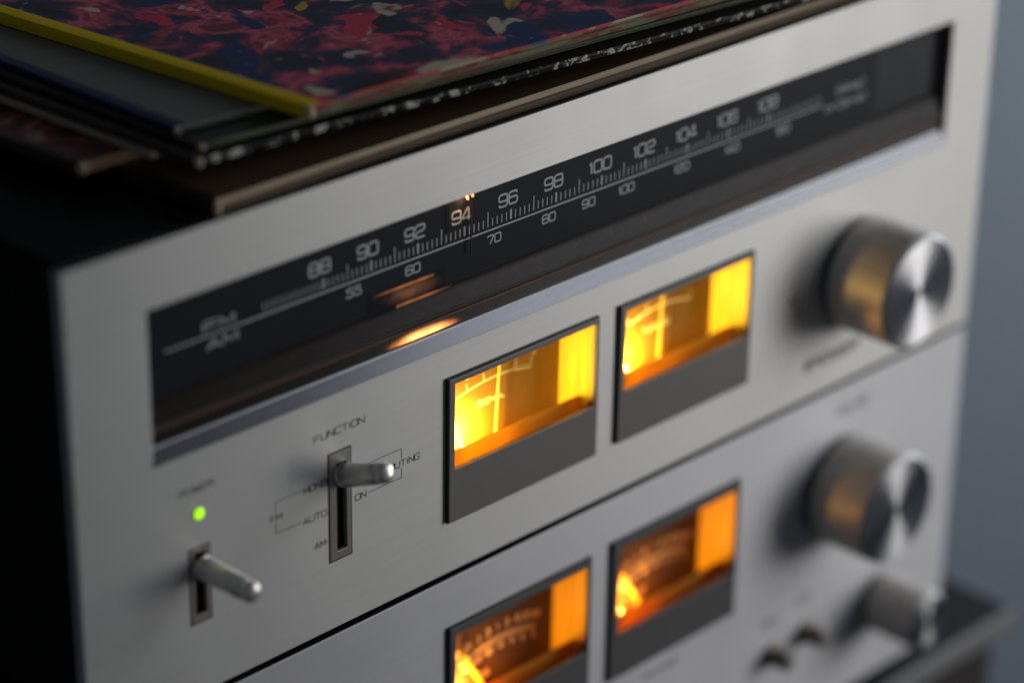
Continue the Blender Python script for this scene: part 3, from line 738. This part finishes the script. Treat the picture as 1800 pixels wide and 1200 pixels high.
def record(corner, z0, z1, afront, aleft, cover, edge, spine, label, low=None, split=2, bulge=.5, worn=1.3, spw=2.2, seed=0):
    """corner: near left corner; afront / aleft: turn of the near edge and the left edge in degrees"""
    cx, cy = corner; S = 314.0
    u = Vector((math.cos(math.radians(afront)), math.sin(math.radians(afront)), 0))
    v = Vector((-math.sin(math.radians(aleft)), math.cos(math.radians(aleft)), 0))
    t = thing('record_sleeve', label, 'record', (cx, cy, z0), GRP)
    rnd = random.Random(seed); ph = [rnd.uniform(0, 6) for _ in range(6)]
    n = 30
    def pt(i, j, zz):
        a = i / n; b = j / n
        wob = .5 * math.sin(5 * a + ph[0]) + .3 * math.sin(11 * a + ph[1])
        p = Vector((cx, cy, 0)) + u * (S * a) + v * (S * b)
        if j == 0: p += v * wob * .7 * min(1, a * 8)
        return Vector((p.x, p.y, zz))
    m = MB(); th = z1 - z0
    def bul(i, j):
        a = i / n; b = j / n
        return bulge * (min(1, 6 * a) * min(1, 6 * b) - .5) * .3
    top = [[pt(i, j, z1 + bul(i, j) - (.15 if i in (0, n) or j in (0, n) else 0)) for j in range(n + 1)] for i in range(n + 1)]
    vs = [p for row in top for p in row]; N1 = n + 1
    m.add(vs, [(i * N1 + j, (i + 1) * N1 + j, (i + 1) * N1 + j + 1, i * N1 + j + 1) for i in range(n) for j in range(n)], 0)
    ring = [(i, 0) for i in range(n)] + [(n, j) for j in range(n)] + [(i, n) for i in range(n, 0, -1)] + [(0, j) for j in range(n, 0, -1)]
    lay = []
    for q, (f, out) in enumerate(((1, 0), (.82, .45), (.62, .5), (.52, .1), (.42, .5), (.16, .45), (0, 0))):
        row = []
        for (i, j) in ring:
            p = top[i][j].copy(); c = Vector((cx, cy, 0)) + (u + v) * S / 2
            dirv = Vector((0, 0, 0))
            if j == 0: dirv -= v
            if j == n: dirv += v
            if i == 0: dirv -= u
            if i == n: dirv += u
            p += dirv * out * .8; p.z = z0 + .03 + (p.z - z0 - .03) * f
            row.append(p)
        lay.append(row)
    K = len(ring); vs = [p for r in lay for p in r]
    for q in range(len(lay) - 1):
        m.add(vs if q == 0 else [], [], 1)
    for q in range(len(lay) - 1):
        F = [(q * K + k, q * K + (k + 1) % K, (q + 1) * K + (k + 1) % K, (q + 1) * K + k) for k in range(K)]
        b0 = len(m.v) - len(vs)
        m.f += [tuple(a + b0 for a in f) for f in F]; m.mi += [1 if q < split else 2] * len(F)
    m.add([p for p in lay[-1]], [tuple(range(K))], 1)
    s = m.build('sleeve', [COV[cover], EDG[edge], EDG[low or edge]], t, smooth=50)
    # folded spine along the left edge
    sp = MB(); A = Vector((cx, cy, 0)) - u * .55; B = A + v * S
    prof = [(-.5, z0 + .1), (-.7, z0 + th * .2), (-.7, z1 - th * .2), (-.5, z1 + .0), (-.1, z1 + .07), (spw, z1 + .08), (spw, z0 + .08)]
    vs = [Vector((Q.x, Q.y, 0)) + u * a + Vector((0, 0, z)) for Q in (A + v * .5, B) for a, z in prof]
    k = len(prof); sp.add(vs, [(i, (i + 1) % k, k + (i + 1) % k, k + i) for i in range(k)] + [tuple(range(k))[::-1], tuple(range(k, 2 * k))])
    sp.build('spine', SPN[spine], t, smooth=50)
    if worn:   # rubbed cardboard at the near corner
        w = MB(); c = Vector((cx, cy, (z0 + z1) / 2)) - u * .5 - v * .4
        segs = 14; rows = 7; vs = []
        for r in range(rows + 1):
            la = -math.pi / 2 + math.pi * r / rows
            for q in range(segs):
                a = 2 * math.pi * q / segs; jit = 1 + .12 * math.sin(3 * a + ph[2]) * math.cos(2 * la + ph[3])
                vs.append(c + u * (worn * .8 * math.cos(la) * math.cos(a) * jit) + v * (worn * .8 * math.cos(la) * math.sin(a) * jit) + Vector((0, 0, th * .56 * math.sin(la))))
        w.add(vs, [(r * segs + q, r * segs + (q + 1) % segs, (r + 1) * segs + (q + 1) % segs, (r + 1) * segs + q) for r in range(rows) for q in range(segs)])
        w.build('worn_corner', SPN['pale'], t, smooth=80)
    return t

record((54.5, 2.3), 0.1, 5.0, 0.0, 4.0, 'brown', 'tan', 'brown', 'brown record sleeve with tan worn edge, lowest of the stack and lying on the tuner', seed=1, low='darkbrown', split=2)
record((38.5, 41.0), 5.2, 9.0, -2.0, 6.0, 'redblack', 'rust', 'dark', 'red and black record sleeve whose corner sticks out farthest to the left', worn=1.8, seed=2)
record((54.2, 29.8), 9.2, 11.2, -3.0, 3.5, 'greige', 'olive', 'tan', 'beige record sleeve lying between the red and black one and the black ones', worn=1.6, seed=3)
record((56.0, 11.5), 11.4, 13.8, -4.8, 3.0, 'black', 'splat', 'dark', 'black record sleeve with white specks spattered along its front edge', worn=1.5, seed=4)
record((60.2, 15.3), 14.0, 15.9, -4.4, 3.0, 'green', 'palegreen', 'dark', 'thin dark green record sleeve with pale green edge above the white spattered one', worn=1.3, seed=5)
record((60.1, 25.7), 16.1, 18.2, -4.6, 1.5, 'grey', 'palegrey', 'blue', 'grey record sleeve with a dark blue spine just under the yellow spined one', worn=1.2, spw=3.4, seed=6)
record((90.5, 4.8), 18.4, 22.4, -3.1, 6.0, 'marbled', 'redline', 'yellow', 'top record of the stack with yellow spine and red, navy and cream blotched cover', worn=1.6, spw=4.6, seed=7, low='cream', split=1)
